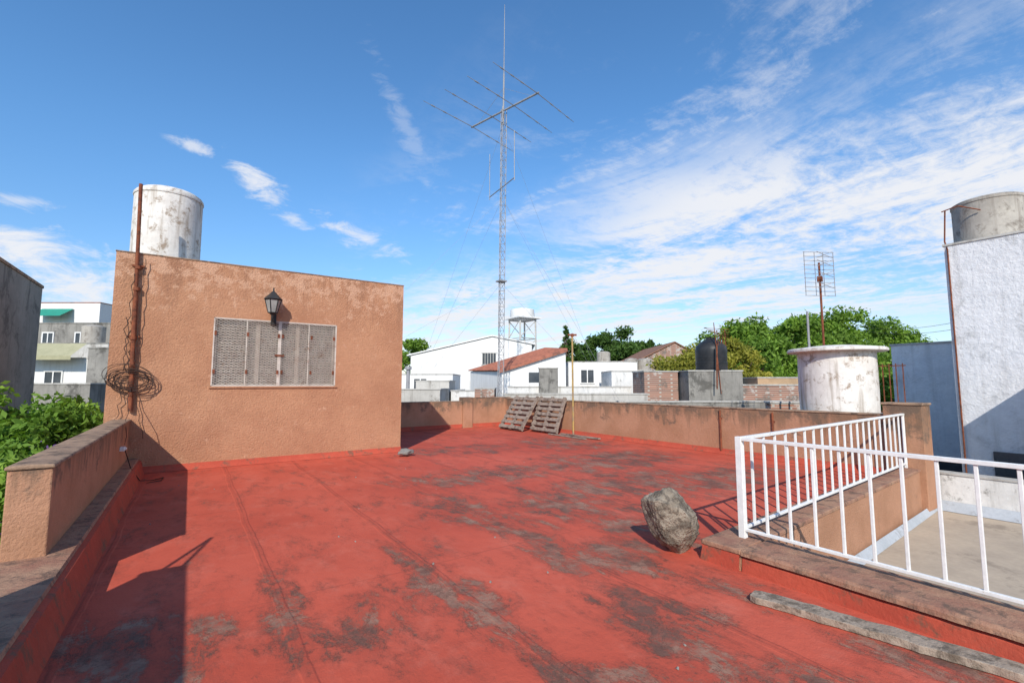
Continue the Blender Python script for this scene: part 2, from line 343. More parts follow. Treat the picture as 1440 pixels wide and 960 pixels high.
# tank on the roof of the room
tk=grp('water_tank',(-.55,12.2,3.8))
MB().rev(-.57,12.2,[(.60,3.8),(.605,4.6),(.60,5.52),(.585,5.60),(.50,5.66),(.25,5.71),(.05,5.72)],64,jit=.012).done('tank_body',tankw,tk,smooth=True)
MB().rev(-.57,12.2,[(.612,5.50),(.618,5.52),(.612,5.56)],64).done('rim',tankw,tk,smooth=True)
pp=MB(); pp.tube((-.87,10.84,1.12),(-.91,10.84,3.2),.038,n=10); pp.tube((-.91,10.84,3.2),(-.95,10.84,5.30),.03,n=10)
for z in (1.5,2.4,3.3,3.7): pp.tube((-.90,10.84,z),(-.90,10.84,z+.06),.052,n=10)
for z in (2.45,3.75): pp.box(-.99,-.81,10.86,10.90,z,z+.03)
pp.done('rusty_antenna_pipe',rust,smooth=True)
cc=MB()
for j in range(12):
    cx=-.90+random.uniform(-.06,.06);cz=1.72+random.uniform(-.08,.08);r=random.uniform(.16,.36);sq=random.uniform(.4,.8);ph=random.uniform(-.6,.6)
    pts=[]
    for i in range(25):
        t=2*math.pi*i/24; rr=r*(1+.1*math.sin(2*t+j)); a=math.cos(t)*rr; bz=math.sin(t)*rr*sq
        pts.append((cx+a*math.cos(ph)-bz*math.sin(ph),10.80-.02*math.sin(3*t+j)-.004*j,cz+a*math.sin(ph)*.5+bz*math.cos(ph)))
    cc.path(pts,.006,4)
def sag(a,b,n=10,amp=.05,sg=0):
    a=Vector(a);b=Vector(b); return [a.lerp(b,i/n)+Vector((math.sin(i*2.1)*amp*(0<i<n),0,-sg*4*(i/n)*(1-i/n))) for i in range(n+1)]
cc.path(sag((-.80,10.82,3.9),(-.86,10.82,1.85),18,.015),.007,4)
cc.path(sag((-.95,10.82,3.6),(-1.0,10.82,1.85),16,.025),.007,4)
cc.path(sag((-1.02,10.82,2.8),(-.95,10.82,1.8),9,.04),.008,4)
cc.path(sag((-.83,10.83,1.5),(-.66,10.85,.62),8,.015),.006,4); cc.path(sag((-.9,10.83,1.6),(-.84,10.0,.62),8,.02),.006,4)
cc.path(sag((-.98,10.83,1.6),(-1.05,10.85,1.0),8,.03),.006,4)
cc.path([(-.80,9.62,.58),(-.72,9.7,.28),(-.6,9.8,.05),(-.45,9.9,.02),(-.30,10.1,.02),(-.32,9.8,.02),(-.5,9.7,.02)],.008,4)
cc.done('cable_coil',cable)
# ------------------------------------------------------------ far parapet and right parapet
fw=MB(); fw.box(4.21,8.35,15.5,15.75,-.02,.96,0); fw.box(8.35,8.75,15.42,15.77,-.02,1.12,0); fw.box(8.75,10.5,15.5,15.75,-.02,1.08,0)
fw.box(4.21,8.35,15.49,15.76,.96,.985,1); fw.box(8.75,10.51,15.49,15.76,1.08,1.105,1); fw.box(5.6,5.85,15.44,15.5,-.02,.95,0)
fw.done('far_parapet_wall',[peach_low,capm],bevel=.01)
rw=MB(); rw.box(10.26,10.5,3.25,15.49,-.02,1.04,0); rw.box(10.245,10.515,3.25,15.485,1.04,1.07,1)
rw.done('side_parapet_wall',[peach_low,capm],bevel=.01)
pl=MB(); pl.box(10.2,10.62,2.70,3.25,-.5,1.24,0); pl.box(10.18,10.64,2.68,3.27,1.24,1.28,1); pl.done('parapet_pillar',[peach_low,capm],bevel=.012)
dp=MB(); 
for yy in (6.4,5.2): dp.tube((10.235,yy,.08 if yy>6 else .55),(10.235,yy,1.0),.022,n=8); dp.box(10.23,10.26,yy-.04,yy+.04,.8,.83)
dp.done('drain_pipe',rust)
yp=MB(); yp.tube((10.2,11.47,0),(10.2,11.47,3.2),.030,n=10); yp.tube((10.08,11.55,3.2),(10.32,11.39,3.2),.03,n=8,mi=1); yp.tube((10.2,11.47,3.14),(10.2,11.47,3.24),.05,n=8,mi=1)
yp.done('yellow_pole',[yellow,rust])
def pallet(y0,y1,xb,xt,zt,wide=.085,nb=7):
    o=MB(); 
    def P(t,h,off=0):
        return Vector((xb+(xt-xb)*h-off*.85,y0+(y1-y0)*t,.02+zt*h+off*.5))
    def board(t0,t1,h0,h1,o0,o1):
        vs=[P(t0,h0,o0),P(t1,h0,o0),P(t1,h1,o0),P(t0,h1,o0),P(t0,h0,o1),P(t1,h0,o1),P(t1,h1,o1),P(t0,h1,o1)]
        o.add(vs,[(0,3,2,1),(4,5,6,7),(0,1,5,4),(1,2,6,5),(2,3,7,6),(3,0,4,7)])
    for t in (0,.46,.92): board(t,t+.08,0,1,.022,.10)
    for i in range(nb):
        h=i/nb+.01+random.uniform(-.008,.008); board(random.uniform(-.02,.0),random.uniform(.99,1.02),h,h+wide,.10,.122)
    for h in (0,.45,.9): board(0,1,h,h+.09,0,.022)
    return o.done('wooden_pallet',wood,bevel=.003)
pallet(14.35,13.0,9.3,10.05,1.12); pallet(12.98,11.65,9.7,10.12,1.12)
sc=MB(); sc.box(9.75,9.85,9.9,11.6,.02,.06); sc.box(9.5,9.58,10.2,11.9,.01,.04); sc.done('scrap_timber',wood,bevel=.004)
def blob(name,c,s,mat,sub=4,amp=.25,fr=2.2,seed=0,flat=None,rot=0):
    import bmesh
    bm=bmesh.new(); bmesh.ops.create_icosphere(bm,subdivisions=sub,radius=1)
    RM=Matrix.Rotation(rot,3,Vector((ST,CT,0)))
    for v in bm.verts:
        p=v.co.copy(); n=mn.noise(p*fr*.5+Vector((seed,0,0)))*amp*1.3+mn.noise(p*fr*1.7+Vector((seed,3,0)))*amp*.4+mn.noise(p*fr*5+Vector((seed,5,1)))*amp*.18
        q=p*(1+n)
        for d,l in flat or []:
            d=Vector(d).normalized(); k=q.dot(d)
            if k>l: q-=d*(k-l)*.92
        q+=p*mn.noise(p*fr*6+Vector((seed,1,7)))*amp*.16
        v.co=RM@Vector((q.x*s[0],q.y*s[1],q.z*s[2]))
    zmin=min(v.co.z for v in bm.verts)
    for v in bm.verts: v.co.z=v.co.z-zmin
    me=bpy.data.meshes.new(name); bm.to_mesh(me); bm.free(); me.materials.append(mat)
    me.polygons.foreach_set('use_smooth',[True]*len(me.polygons))
    o=bpy.data.objects.new(name,me); o.location=c; scene.collection.objects.link(o); return o
blob('dark_stone',(4.05,10.15,0),(.17,.12,.07),greyc,3,.4,3,seed=4)
blob('rock',(3.90,2.98,-.03),(.26,.24,.36),rockm,5,.30,1.6,seed=11,rot=math.radians(-38),flat=[((-.75,-.6,.15),.62),((.55,-.8,.1),.62),((0,-.1,1),.70),((-.9,.2,.5),.66),((.6,.2,.8),.66),((.3,-.8,-.5),.70),((-.2,-.5,-.8),.70),((1,.2,-.2),.64),((0,-.75,.65),.70)])
# ------------------------------------------------------------ sunken patio with ledge and railings
ne=MB(); ne.ext([(3.985,-.01),(4.0,.11),(4.03,.135),(4.45,.135),(4.45,-.56),(4.0,-.56)],-6,2.35,'y',0)
ne.done('patio_ledge',redcurb,bevel=.006)
def wavy_cap():
    o=MB(); n=90; vs=[]
    for i in range(n+1):
        y=-6+(2.345+6)*i/n; j=.014*mn.noise(Vector((y*1.9,0,3)))+.008*mn.noise(Vector((y*7,0,1))); z=.006*mn.noise(Vector((y*2.5,4,0)))
        vs+=[(3.978+j,y,.137),(3.982+j,y,.168+z),(4.005+j,y,.185+z),(4.45,y,.186+z*.5),(4.465,y,.17),(4.465,y,.137)]
    fs=[(0,1,2,3,4,5),tuple(6*n+q for q in (5,4,3,2,1,0))]
    for i in range(n):
        for q in range(6): fs.append((6*i+q,6*i+6+q,6*i+6+(q+1)%6,6*i+(q+1)%6))
    o.add(vs,fs); return o.done('patio_ledge_capping',ledgecap)
wavy_cap()
bk=MB()
i0,i1=(4.0,2.355),(10.9,2.84); o0,o1=(3.985,2.70),(10.26,3.13)
bk.prism([i0,(10.198,2.79),(10.198,3.126),o0],-.56,.135,0)
bk.done('patio_curb_wall',peach_low)
bc=MB(); bc.prism([(3.975,2.348),(10.197,2.775),(10.197,3.14),(3.965,2.72)],.137,.182,0); bc.done('patio_curb_capping',ledgecap,bevel=.01)
rc=MB(); rc.add([(3.97,2.706,.135),(10.19,3.131,.135),(10.19,3.15,.0),(3.96,2.73,.0),(3.98,2.36,.135),(3.965,2.36,0)],[(0,1,2,3),(4,0,3,5)]); rc.done('curb_red_face',redcurb)
bk2=MB(); bk2.prism([(10.62,2.82),(10.9,2.84),(10.9,3.14),(10.62,3.12)],-.56,.10,0); bk2.done('patio_curb_end',peach_low)
MB().add([(4.4,-6,-.55),(10.95,-6,-.55),(10.95,2.9,-.55),(4.4,2.5,-.55)],[(0,1,2,3)]).done('patio_floor',beigefl)
MB().box(4.47,10.9,-6,2.3,-3.6,-.57).done('patio_building_body',lgrey)
mb=MB(); mb.add([(4.46,2.28,-.545),(10.8,2.72,-.545),(10.8,2.775,-.45),(4.46,2.37,-.45)],[(0,1,2,3)]); mb.add([(10.72,-6,-.543),(10.895,-6,-.40),(10.895,2.8,-.40),(10.72,2.72,-.543)],[(0,1,2,3)]); mb.done('membrane_flashing',membr)
lw=MB(); lw.box(10.9,11.1,-6,2.83,-3.6,.05,0); lw.box(10.88,11.12,-6,2.83,.05,.08,1); lw.done('low_white_wall',[whiteold,lgrey])
RL=grp('white_railing',(4.33,2.5,.18))
r1=MB(); X0=4.33
r1.box(X0-.028,X0+.028,2.49,2.55,.18,1.105)
r1.box(X0-.022,X0+.022,-5,2.49,1.07,1.10); r1.box(X0-.016,X0+.016,-5,2.49,.245,.27)
yy=2.49-.2
while yy>-5:
    r1.box(X0-.011,X0+.011,yy-.011,yy+.011,.262,1.075); yy-=.2
r1.box(X0-.02,X0+.02,-1.0,-.96,.18,1.07)
r1.done('front_section',rail_w,RL,bevel=.003)
r2m=MB(); A=Vector((4.33,2.53,0));B=Vector((10.19,2.96,0)); D=(B-A); Ln=D.length; D.normalize(); N=Vector((-D.y,D.x,0))
def bar(t0,t1,w,z0,z1):
    a=A+D*t0;b3=A+D*t1
    vs=[]
    for z in(z0,z1): vs+=[a-N*w+Vector((0,0,z)),b3-N*w+Vector((0,0,z)),b3+N*w+Vector((0,0,z)),a+N*w+Vector((0,0,z))]
    r2m.add(vs,[(0,3,2,1),(4,5,6,7),(0,1,5,4),(1,2,6,5),(2,3,7,6),(3,0,4,7)])
bar(.03,Ln,.022,1.07,1.10); bar(.03,Ln,.016,.245,.27); t=.26
while t<Ln: bar(t-.013,t+.013,.011,.262,1.075); t+=.265
bar(Ln-.05,Ln-.01,.02,.18,1.072)
r2m.done('back_section',rail_w,RL,bevel=.003)
pk=MB(); 
a=Vector((3.56,2.02,0));e=Vector((3.93,.25,0)); d=(e-a); ln=d.length; d.normalize(); n=Vector((-d.y,d.x,0))*-1
segs=40; vs=[]
for i in range(segs+1):
    p=a+d*ln*i/segs
    w0=-.075+.012*mn.noise(Vector((i*.5,0,0)));w1=.075+.016*mn.noise(Vector((i*.45,5,0)));zz=.052+.010*mn.noise(Vector((i*.3,9,0)))
    if i==0: w0+=.03;w1-=.015
    vs+=[p+n*w0+Vector((0,0,.004)),p+n*w1+Vector((0,0,.004)),p+n*w1+Vector((0,0,zz)),p+n*w0+Vector((0,0,zz))]
fs=[(0,1,2,3),(4*segs+3,4*segs+2,4*segs+1,4*segs)]
for i in range(segs):
    for j in range(4): fs.append((4*i+j,4*i+4+j,4*i+4+(j+1)%4,4*i+(j+1)%4))
pk.add(vs,fs); pk.done('wooden_plank',plankm,bevel=.004)
random.seed(3); db=MB()
for i in range(40):
    x=random.uniform(-.5,9.5);y=random.uniform(2.8,14) if x>3.8 else random.uniform(1.2,10.5); r=random.uniform(.005,.012)
    db.tube((x,y,.0),(x+random.uniform(-.01,.01),y,r*1.1),r,r*.5,5)
db.done('roof_grit',greyc)
# ------------------------------------------------------------ right-hand neighbours
wt=grp('round_water_tank',(11.2,4.35,1.0))
MB().rev(11.2,4.32,[(.69,1.02),(.70,1.5),(.69,2.255)],56,jit=.01).done('body',tankw,wt,smooth=True)
MB().rev(11.2,4.32,[(.70,2.255),(.86,2.262),(.885,2.275),(.885,2.32),(.86,2.34),(.4,2.40),(.05,2.41)],56,jit=.02).done('lid',tankw,wt,smooth=True)
MB().rev(11.2,4.32,[(.74,.98),(.74,1.03)],40).done('base',greyc,wt)
MB().box(10.5,12.3,3.3,5.4,-3.6,.99).done('tank_plinth',lgrey)
tb=grp('white_neighbour_building',(14.5,-1,-3.6))
MB().box(12.5,16.5,-5,2.76,-3.6,4.38).done('walls',bluew,tb)
MB().box(12.48,16.52,-5.02,2.78,4.38,4.42).done('coping',lgrey,tb)
MB().box(12.44,12.5,1.9,2.3,-.6,.35).done('vent',glassd,tb)
t2=grp('cement_water_tank',(13.2,2.2,4.42))
MB().rev(13.2,2.2,[(.545,4.42),(.55,4.50),(.54,4.52),(.54,5.2),(.555,5.22),(.555,5.27),(.5,5.30),(.05,5.31)],56,jit=.01).done('body',tankg,t2,smooth=True)
pz=MB(); pz.path([(12.47,2.70,-.5),(12.47,2.70,4.3),(12.6,2.76,4.5),(12.62,2.72,5.15)],.014); pz.path([(12.62,2.2,5.0),(12.5,2.5,5.15),(12.5,2.75,5.1)],.012); pz.done('tank_pipe',rust,t2)
MB().box(11.12,12.5,.8,1.0,-3.6,2.25).done('offscreen_shadow_wall_right',whiteold)  # unseen wall added to throw a diagonal shadow on the white building
gb=grp('grey_neighbour_building',(16,2,-3.6))
MB().box(14.5,18,2.8,4.35,-3.6,2.55).done('walls',whitesh,gb); MB().box(14.48,18,2.78,4.37,2.55,2.6).done('coping',lgrey,gb)
MB().box(14.44,14.5,3.2,3.8,-1.0,-.1).done('window',glassd,gb)
MB().box(11.1,14.5,-5,2.9,-3.6,-1.4).done('neighbour_yard_roof',lgrey)
fe=MB()
for i in range(9): fe.tube((12.6,3.6+.12*i,.9),(12.6,3.6+.12*i,2.05),.012,n=4)
fe.tube((12.6,3.55,2.0),(12.6,4.6,2.0),.015,n=4); fe.tube((12.6,3.55,1.0),(12.6,4.6,1.0),.015,n=4); fe.done('metal_fence',rust)
def tvant(r,d,z0,z1,w,h):
    p=L(r,d); o2=MB(); o2.tube((p.x,p.y,z0),(p.x,p.y,z1-.0),.028,n=8,mi=0)
    ux=Vector((CT*.9+.2,-ST*.9,0)).normalized()
    def Q(s,z,off=0): return Vector((p.x,p.y,z))+ux*s-Vector((ST,CT,0))*off
    n=11
    for i in range(n):
        z=z1-h+h*i/(n-1)+.28; o2.tube(Q(-w/2,z),Q(w/2,z),.008,n=4,mi=1)
    for s in (-w/2+.02,-.12,.12,w/2-.02): o2.tube(Q(s,z1-h+.28),Q(s,z1+.28),.009,n=4,mi=1)
    for z in (z1-h*.8+.28,z1-h*.55+.28,z1-h*.3+.28,z1-.05+.2):
        o2.tube(Q(0,z),Q(0,z,.22),.01,n=4,mi=1)
        for s in(-1,1): o2.tube(Q(0,z,.22),Q(.22*s,z+.08,.24),.008,n=4,mi=1); o2.tube(Q(0,z,.22),Q(.22*s,z-.08,.24),.008,n=4,mi=1)
    o2.box(p.x-.05,p.x+.05,p.y-.05,p.y+.05,z1-.5,z1-.36,0)
    return o2.done('tv_antenna',[rust,galv])
tvant(8.0,12.0,.3,4.75,.86,1.15)
p=L(7.75,12.2); q=MB(); q.tube((p.x,p.y,.5),(p.x,p.y,3.5),.03,n=8); q.done('metal_post',galv)
# ------------------------------------------------------------ flat houses (site frame)
def house(name,r0,r1,d0,d1,zt,mat,wins=(),zb=-3.6,cop=lgrey,par=.25):
    g=grp(name,L((r0+r1)/2,(d0+d1)/2,zb))
    w=MB(True); w.box(r0,r1,d0,d1,zb,zt-par)
    t=.2
    w.box(r0,r1,d0,d0+t,zt-par,zt); w.box(r0,r1,d1-t,d1,zt-par,zt); w.box(r0,r0+t,d0+t,d1-t,zt-par,zt); w.box(r1-t,r1,d0+t,d1-t,zt-par,zt)
    w.done('walls',mat,g)
    c=MB(True); e=.03
    c.box(r0-e,r1+e,d0-e,d0+t+e,zt,zt+.05); c.box(r0-e,r0+t+e,d0+t+e,d1+e,zt,zt+.05); c.box(r1-t-e,r1+e,d0+t+e,d1+e,zt,zt+.05); c.done('coping',cop,g)
    if wins:
        f=MB(True);gl=MB(True)
        for (a,b4,z0,z1) in wins:
            gl.box(a,b4,d0-.012,d0-.002,z0,z1); 
            for (x0,x1,y0,y1) in((a-.07,a,z0-.07,z1+.07),(b4,b4+.07,z0-.07,z1+.07),(a,b4,z1,z1+.07),(a,b4,z0-.07,z0),((a+b4)/2-.03,(a+b4)/2+.03,z0,z1)): f.box(x0,x1,d0-.05,d0-.001,y0,y1)
        gl.done('window_glass',glassd,g); f.done('window_frames',whitew,g)
    return g
def gable(name,r0,rm_,r1,d0,d1,ze0,zr,ze1,mat,roofm,wins=(),zb=-3.6):
    g=grp(name,L((r0+r1)/2,(d0+d1)/2,zb)); w=MB(True)
    prof=[(r0,zb),(r1,zb),(r1,ze1),(rm_,zr),(r0,ze0)]; n=5
    vs=[(h,d0,z) for h,z in prof]+[(h,d1,z) for h,z in prof]
    w.add(vs,[(0,1,2,3,4),(9,8,7,6,5)]+[(i,5+i,5+(i+1)%5,(i+1)%5) for i in range(5)]); w.done('walls',mat,g)
    rf=MB(True)
    for (a,za,b5,zb2) in((r0-.3,ze0-.05,rm_,zr),(rm_,zr,r1+.3,ze1-.05)):
        rf.add([(a,d0-.12,za+.03),(b5,d0-.12,zb2+.03),(b5,d1+.1,zb2+.03),(a,d1+.1,za+.03),(a,d0-.12,za+.13),(b5,d0-.12,zb2+.13),(b5,d1+.1,zb2+.13),(a,d1+.1,za+.13)],[(0,3,2,1),(4,5,6,7),(0,1,5,4),(1,2,6,5),(2,3,7,6),(3,0,4,7)])
    rf.done('roof',roofm,g)
    if wins:
        f=MB(True);gl=MB(True)
        for (a,b4,z0,z1) in wins:
            gl.box(a,b4,d0-.012,d0-.002,z0,z1)
            k=(b4-a)/5
            for i in range(6): f.box(a+i*k-.02,a+i*k+.02,d0-.06,d0-.013,z0,z1)
            f.box(a-.08,b4+.08,d0-.06,d0-.001,z1,z1+.06); f.box(a-.08,b4+.08,d0-.06,d0-.001,z0-.06,z0)
        gl.done('window_glass',glassd,g); f.done('window_frames',lgrey,g)
    return g
gable('white_gable_house',-8.2,-1.6,1.6,38,48,3.9,5.45,4.8,whitew,whitew,[(-2.4,-1.3,3.2,4.1)])
house('white_flat_house',-6.6,-3.4,27,31,2.15,whitew,[(-5.6,-4.9,1.2,1.9)])
house('white_flat_house',-4.9,-3.2,24,26.5,1.75,lgrey,par=.15)
house('grey_flat_house',-6.2,-3.2,21,24,1.35,lgrey)
house('white_flat_house',-3.1,-1.9,24,29,1.25,whiteold)
house('brick_flat_house',-1.9,-.9,24,27,1.35,brick)
rg=grp('red_roof_house',L(1,31,-3.6))
w_=MB(True)
w_.add([(-.6,28,-3.6),(3.2,28,-3.6),(3.2,28,3.55),(-.6,28,2.36)],[(0,1,2,3)])
w_.add([(3.2,28,-3.6),(2.4,34,-3.6),(2.4,34,4.05),(3.2,28,3.55)],[(0,1,2,3)])
w_.add([(-3.0,34,-3.6),(-.6,28,-3.6),(-.6,28,2.36),(-3.0,34,2.5)],[(0,1,2,3)])
w_.add([(2.4,34,-3.6),(-3.0,34,-3.6),(-3.0,34,2.5),(2.4,34,4.05)],[(0,1,2,3)])
w_.done('walls',whitew,rg)
rr=MB(True)
qa,qb,qc,qd=[Vector(v) for v in((-.75,27.8,2.38),(3.3,27.8,3.65),(2.4,34.2,4.2),(-3.2,34.2,2.55))]
n=22
for i in range(n):
    t0,t1=i/n,(i+1)/n
    a0,a1=qa.lerp(qd,t0),qa.lerp(qd,t1); b0,b1=qb.lerp(qc,t0),qb.lerp(qc,t1); am,bm_=(a0+a1)/2+Vector((0,0,.09)),(b0+b1)/2+Vector((0,0,.09))
    rr.add([a0,b0,bm_,am,a1,b1],[(0,1,2,3),(3,2,5,4)])
rr.add([qa,qb,qb-Vector((0,0,.12)),qa-Vector((0,0,.12))],[(0,1,2,3)])
rr.done('roof',tiles_red,rg)
MB(True).add([(1.0,27.985,1.7),(1.7,27.985,1.7),(1.7,27.985,2.3),(1.0,27.985,2.3)],[(0,1,2,3)]).done('window_glass',glassd,rg)
house('white_flat_house',-.2,5.8,23,27,1.45,whiteold)
house('white_flat_house',3.6,8.0,30,36,3.0,whitew,[(4.4,5.2,1.7,2.5)])
house('white_flat_house',5.5,8.2,26,29,2.3,whiteold)
house('grey_box_house',1.3,2.2,22.5,22.9,2.35,greyc,par=.05)
house('low_grey_wall',-.3,5.6,19.5,19.8,1.18,lgrey,par=.05)
house('low_grey_wall',3.9,9.8,17.2,17.5,.95,greyc,par=.05)
house('white_flat_house',7.8,11.5,40,46,3.5,whitew,[(8.4,9.2,2.0,2.8)])
house('grey_flat_house',8.6,10.9,34,38,2.6,lgrey)
house('brick_flat_house',5.9,7.4,21,23,2.15,brick)
house('grey_flat_house',7.5,9.8,20,23,2.15,greyc)
house('brick_flat_house',9.8,13,20,24,1.55,brick)
house('brick_flat_house',7.6,9.0,13.9,14.2,1.05,brick,par=.05)
house('ochre_flat_house',12.0,15.5,23,27,1.9,M('ochre_render',(.48,.33,.20),None,1.0))
house('white_flat_house',14,22,30,36,1.7,whitew)
gable('brown_roof_house',11.0,14.6,17.5,42,52,3.4,5.3,3.6,brick,brown_roof)
# far left
house('white_apartment_house',-34,-27.5,31,37,7.0,whitew,[(-33,-32.2,5.6,6.4)],cop=tiles_red)
MB(True).add([(-31.3,30.95,6.6),(-29.2,30.95,6.6),(-29.2,30.0,6.0),(-31.3,30.0,6.0)],[(0,1,2,3)]).done('green_awning',green_awn,None)
house('concrete_house',-29.5,-24.5,28.5,30.5,5.3,greyc,[(-28.6,-28.0,4.1,4.7),(-26.6,-26,4.1,4.7)],cop=greyc)
house('concrete_house',-26.3,-22.0,25.5,28,3.8,lgrey,[(-25.3,-24.6,2.6,3.2)],cop=greyc)
house('dark_house',-19.0,-17.0,21,25,3.2,greyc,cop=greyc)
ob=MB(True); ob.add([(-23.7,22.2,2.95),(-20.9,22.2,2.95),(-20.9,23,3.6),(-23.7,23,3.6),(-23.7,22.2,2.75),(-20.9,22.2,2.75)],[(0,1,2,3),(4,5,1,0)]); ob.done('olive_awning',olive)
house('white_flat_house',-23.8,-20.4,23,27,2.85,whitew,[(-22.8,-22.0,1.5,2.2)])
house('grey_flat_house',-19.5,-17.0,19,21,1.6,greyc)
tt=L(-24.2,27,3.8); MB().rev(tt.x,tt.y,[(.55,3.8),(.55,4.9),(.3,5.0),(.05,5.0)],24).done('rooftop_tank',tankg,smooth=True)
ub=grp('grey_blank_building',(-6,10,-3.6))
MB().box(-9,-3.4,13.0,17.3,-3.6,4.15).done('walls',greyc,ub); MB().box(-9,-3.38,12.98,17.33,4.15,4.22).done('coping',capm,ub)
# platform tank tower
pt=grp('elevated_tank_tower',L(1.0,45,0)); c=L(1.0,45)
q=MB(); q.rev(c.x,c.y,[(1.15,8.0),(1.2,8.1),(1.15,8.75),(.3,8.95),(.05,9.0)],24); q.box(c.x-1.3,c.x+1.3,c.y-1.3,c.y+1.3,7.85,8.0); q.rev(c.x,c.y,[(.6,4.6),(.6,5.6)],16); q.done('tank',whitew,pt,smooth=True)
q=MB()
cs=[(sx,sy) for sx,sy in((-1,-1),(1,-1),(1,1),(-1,1))]
for i,(sx,sy) in enumerate(cs):
    q.tube((c.x+sx*1.0,c.y+sy*1.0,-3.6),(c.x+sx*.9,c.y+sy*.9,7.85),.09,n=6)
    nx,ny=cs[(i+1)%4]
    for z in (4.2,6.0,): q.tube((c.x+sx*.95,c.y+sy*.95,z),(c.x+nx*.95,c.y+ny*.95,z+1.7),.04,n=5); q.tube((c.x+sx*.95,c.y+sy*.95,z+1.75),(c.x+nx*.95,c.y+ny*.95,z+1.75),.05,n=5)
q.done('legs',lgrey,pt)
for (r,d,z,rr_,h) in ((8.9,35,2.6,.5,.9),(9.9,35.2,2.6,.5,.9),(8.2,42,3.5,.6,1.0)):
    p=L(r,d); MB().rev(p.x,p.y,[(rr_,z-.2),(rr_,z+h-.1),(rr_*.7,z+h),(.05,z+h+.05)],20).done('rooftop_tank',tankg,smooth=True)
p=L(-5.3,24); q=MB(); q.tube((p.x,p.y,1.0),(p.x,p.y,2.35),.09,n=10); q.tube((p.x,p.y,2.35),(p.x,p.y,2.5),.17,n=10); q.done('metal_vent_pipe',galv)
p=L(8.75,20.6); bt=grp('black_water_tank',(p.x,p.y,2.1))
MB().rev(p.x,p.y,[(.64,2.17),(.66,2.3),(.64,2.32),(.66,2.55),(.64,2.57),(.66,2.8),(.64,2.82),(.66,3.05),(.62,3.25),(.42,3.45),(.2,3.55),(.2,3.64),(.02,3.65)],32).done('body',blackp,bt,smooth=True)
q=MB()
for i in range(5):
    q.tube((p.x-.3+.15*i,p.y-.6,1.2),(p.x-.5+.2*i,p.y-.5,random.uniform(3.6,4.3)),.018,n=5)
for i in range(4): q.tube((p.x-.9,p.y-.6+.1*i,3.8+.06*i),(p.x+.3,p.y-.7,3.6+.12*i),.01,n=4)
q.tube((p.x-.75,p.y-.7,1.4),(p.x-.65,p.y-.7,3.3),.03,n=6)
q.done('poles',rust,bt)
# scattered suburb
random.seed(21)
mats=[whitew,whiteold,lgrey,greyc,brick,whitew]
for i in range(36):
    d=random.uniform(55,170); r=random.uniform(-1.25,1.2)*d
    w=random.uniform(5,12); 
    if random.random()<.3: gable('neighbour_gable_house',r,r+w*.5,r+w,d,d+8,random.uniform(0,1.2),random.uniform(2.2,3.4),random.uniform(0,1.2),random.choice(mats),random.choice([tiles_red,brown_roof]))
    else: house('neighbour_house',r,r+w,d,d+8,random.uniform(.3,3.2),random.choice(mats),[(r+1,r+2.2,-1.6,-.4)])
# ------------------------------------------------------------ trees
import numpy as np
def leaves(name,clumps,n,size,mat,seed,parent=None):
    rng=np.random.default_rng(seed); cl=np.array(clumps)
    wts=cl[:,3]**2; idx=rng.choice(len(cl),n,p=wts/wts.sum())
    dirs=rng.normal(size=(n,3)); dirs/=np.linalg.norm(dirs,axis=1)[:,None]
    rad=cl[idx,3]*(rng.random(n)**.45)*1.05*(1+.35*(rng.random(n)>.9))
    c=cl[idx,:3]+dirs*rad[:,None]*np.array([1,1,.8])
    a=rng.normal(size=(n,3)); a/=np.linalg.norm(a,axis=1)[:,None]
    nrm=dirs*.6+rng.normal(size=(n,3))*.5+np.array([0,0,.3]); b=np.cross(nrm,a); b/=np.linalg.norm(b,axis=1)[:,None]+1e-6
    s=size*(.6+.8*rng.random(n))[:,None]
    v=np.stack([c-a*s,c-b*s*.45,c+a*s,c+b*s*.45],1).reshape(-1,3)
    lo=v.min(0);hi=v.max(0);ctr=(lo+hi)/2
    v=v-ctr
    me=bpy.data.meshes.new(name); me.vertices.add(4*n); me.vertices.foreach_set('co',v.ravel())
    me.loops.add(4*n); me.loops.foreach_set('vertex_index',np.arange(4*n,dtype=np.int32)); me.polygons.add(n)
    me.polygons.foreach_set('loop_start',np.arange(0,4*n,4,dtype=np.int32)); me.update(calc_edges=True)
    me.materials.append(mat); o=bpy.data.objects.new(name,me); scene.collection.objects.link(o)
    o.location=Vector(ctr)
    if parent: o.parent=parent; o.location=Vector(ctr)-parent.location
    return o
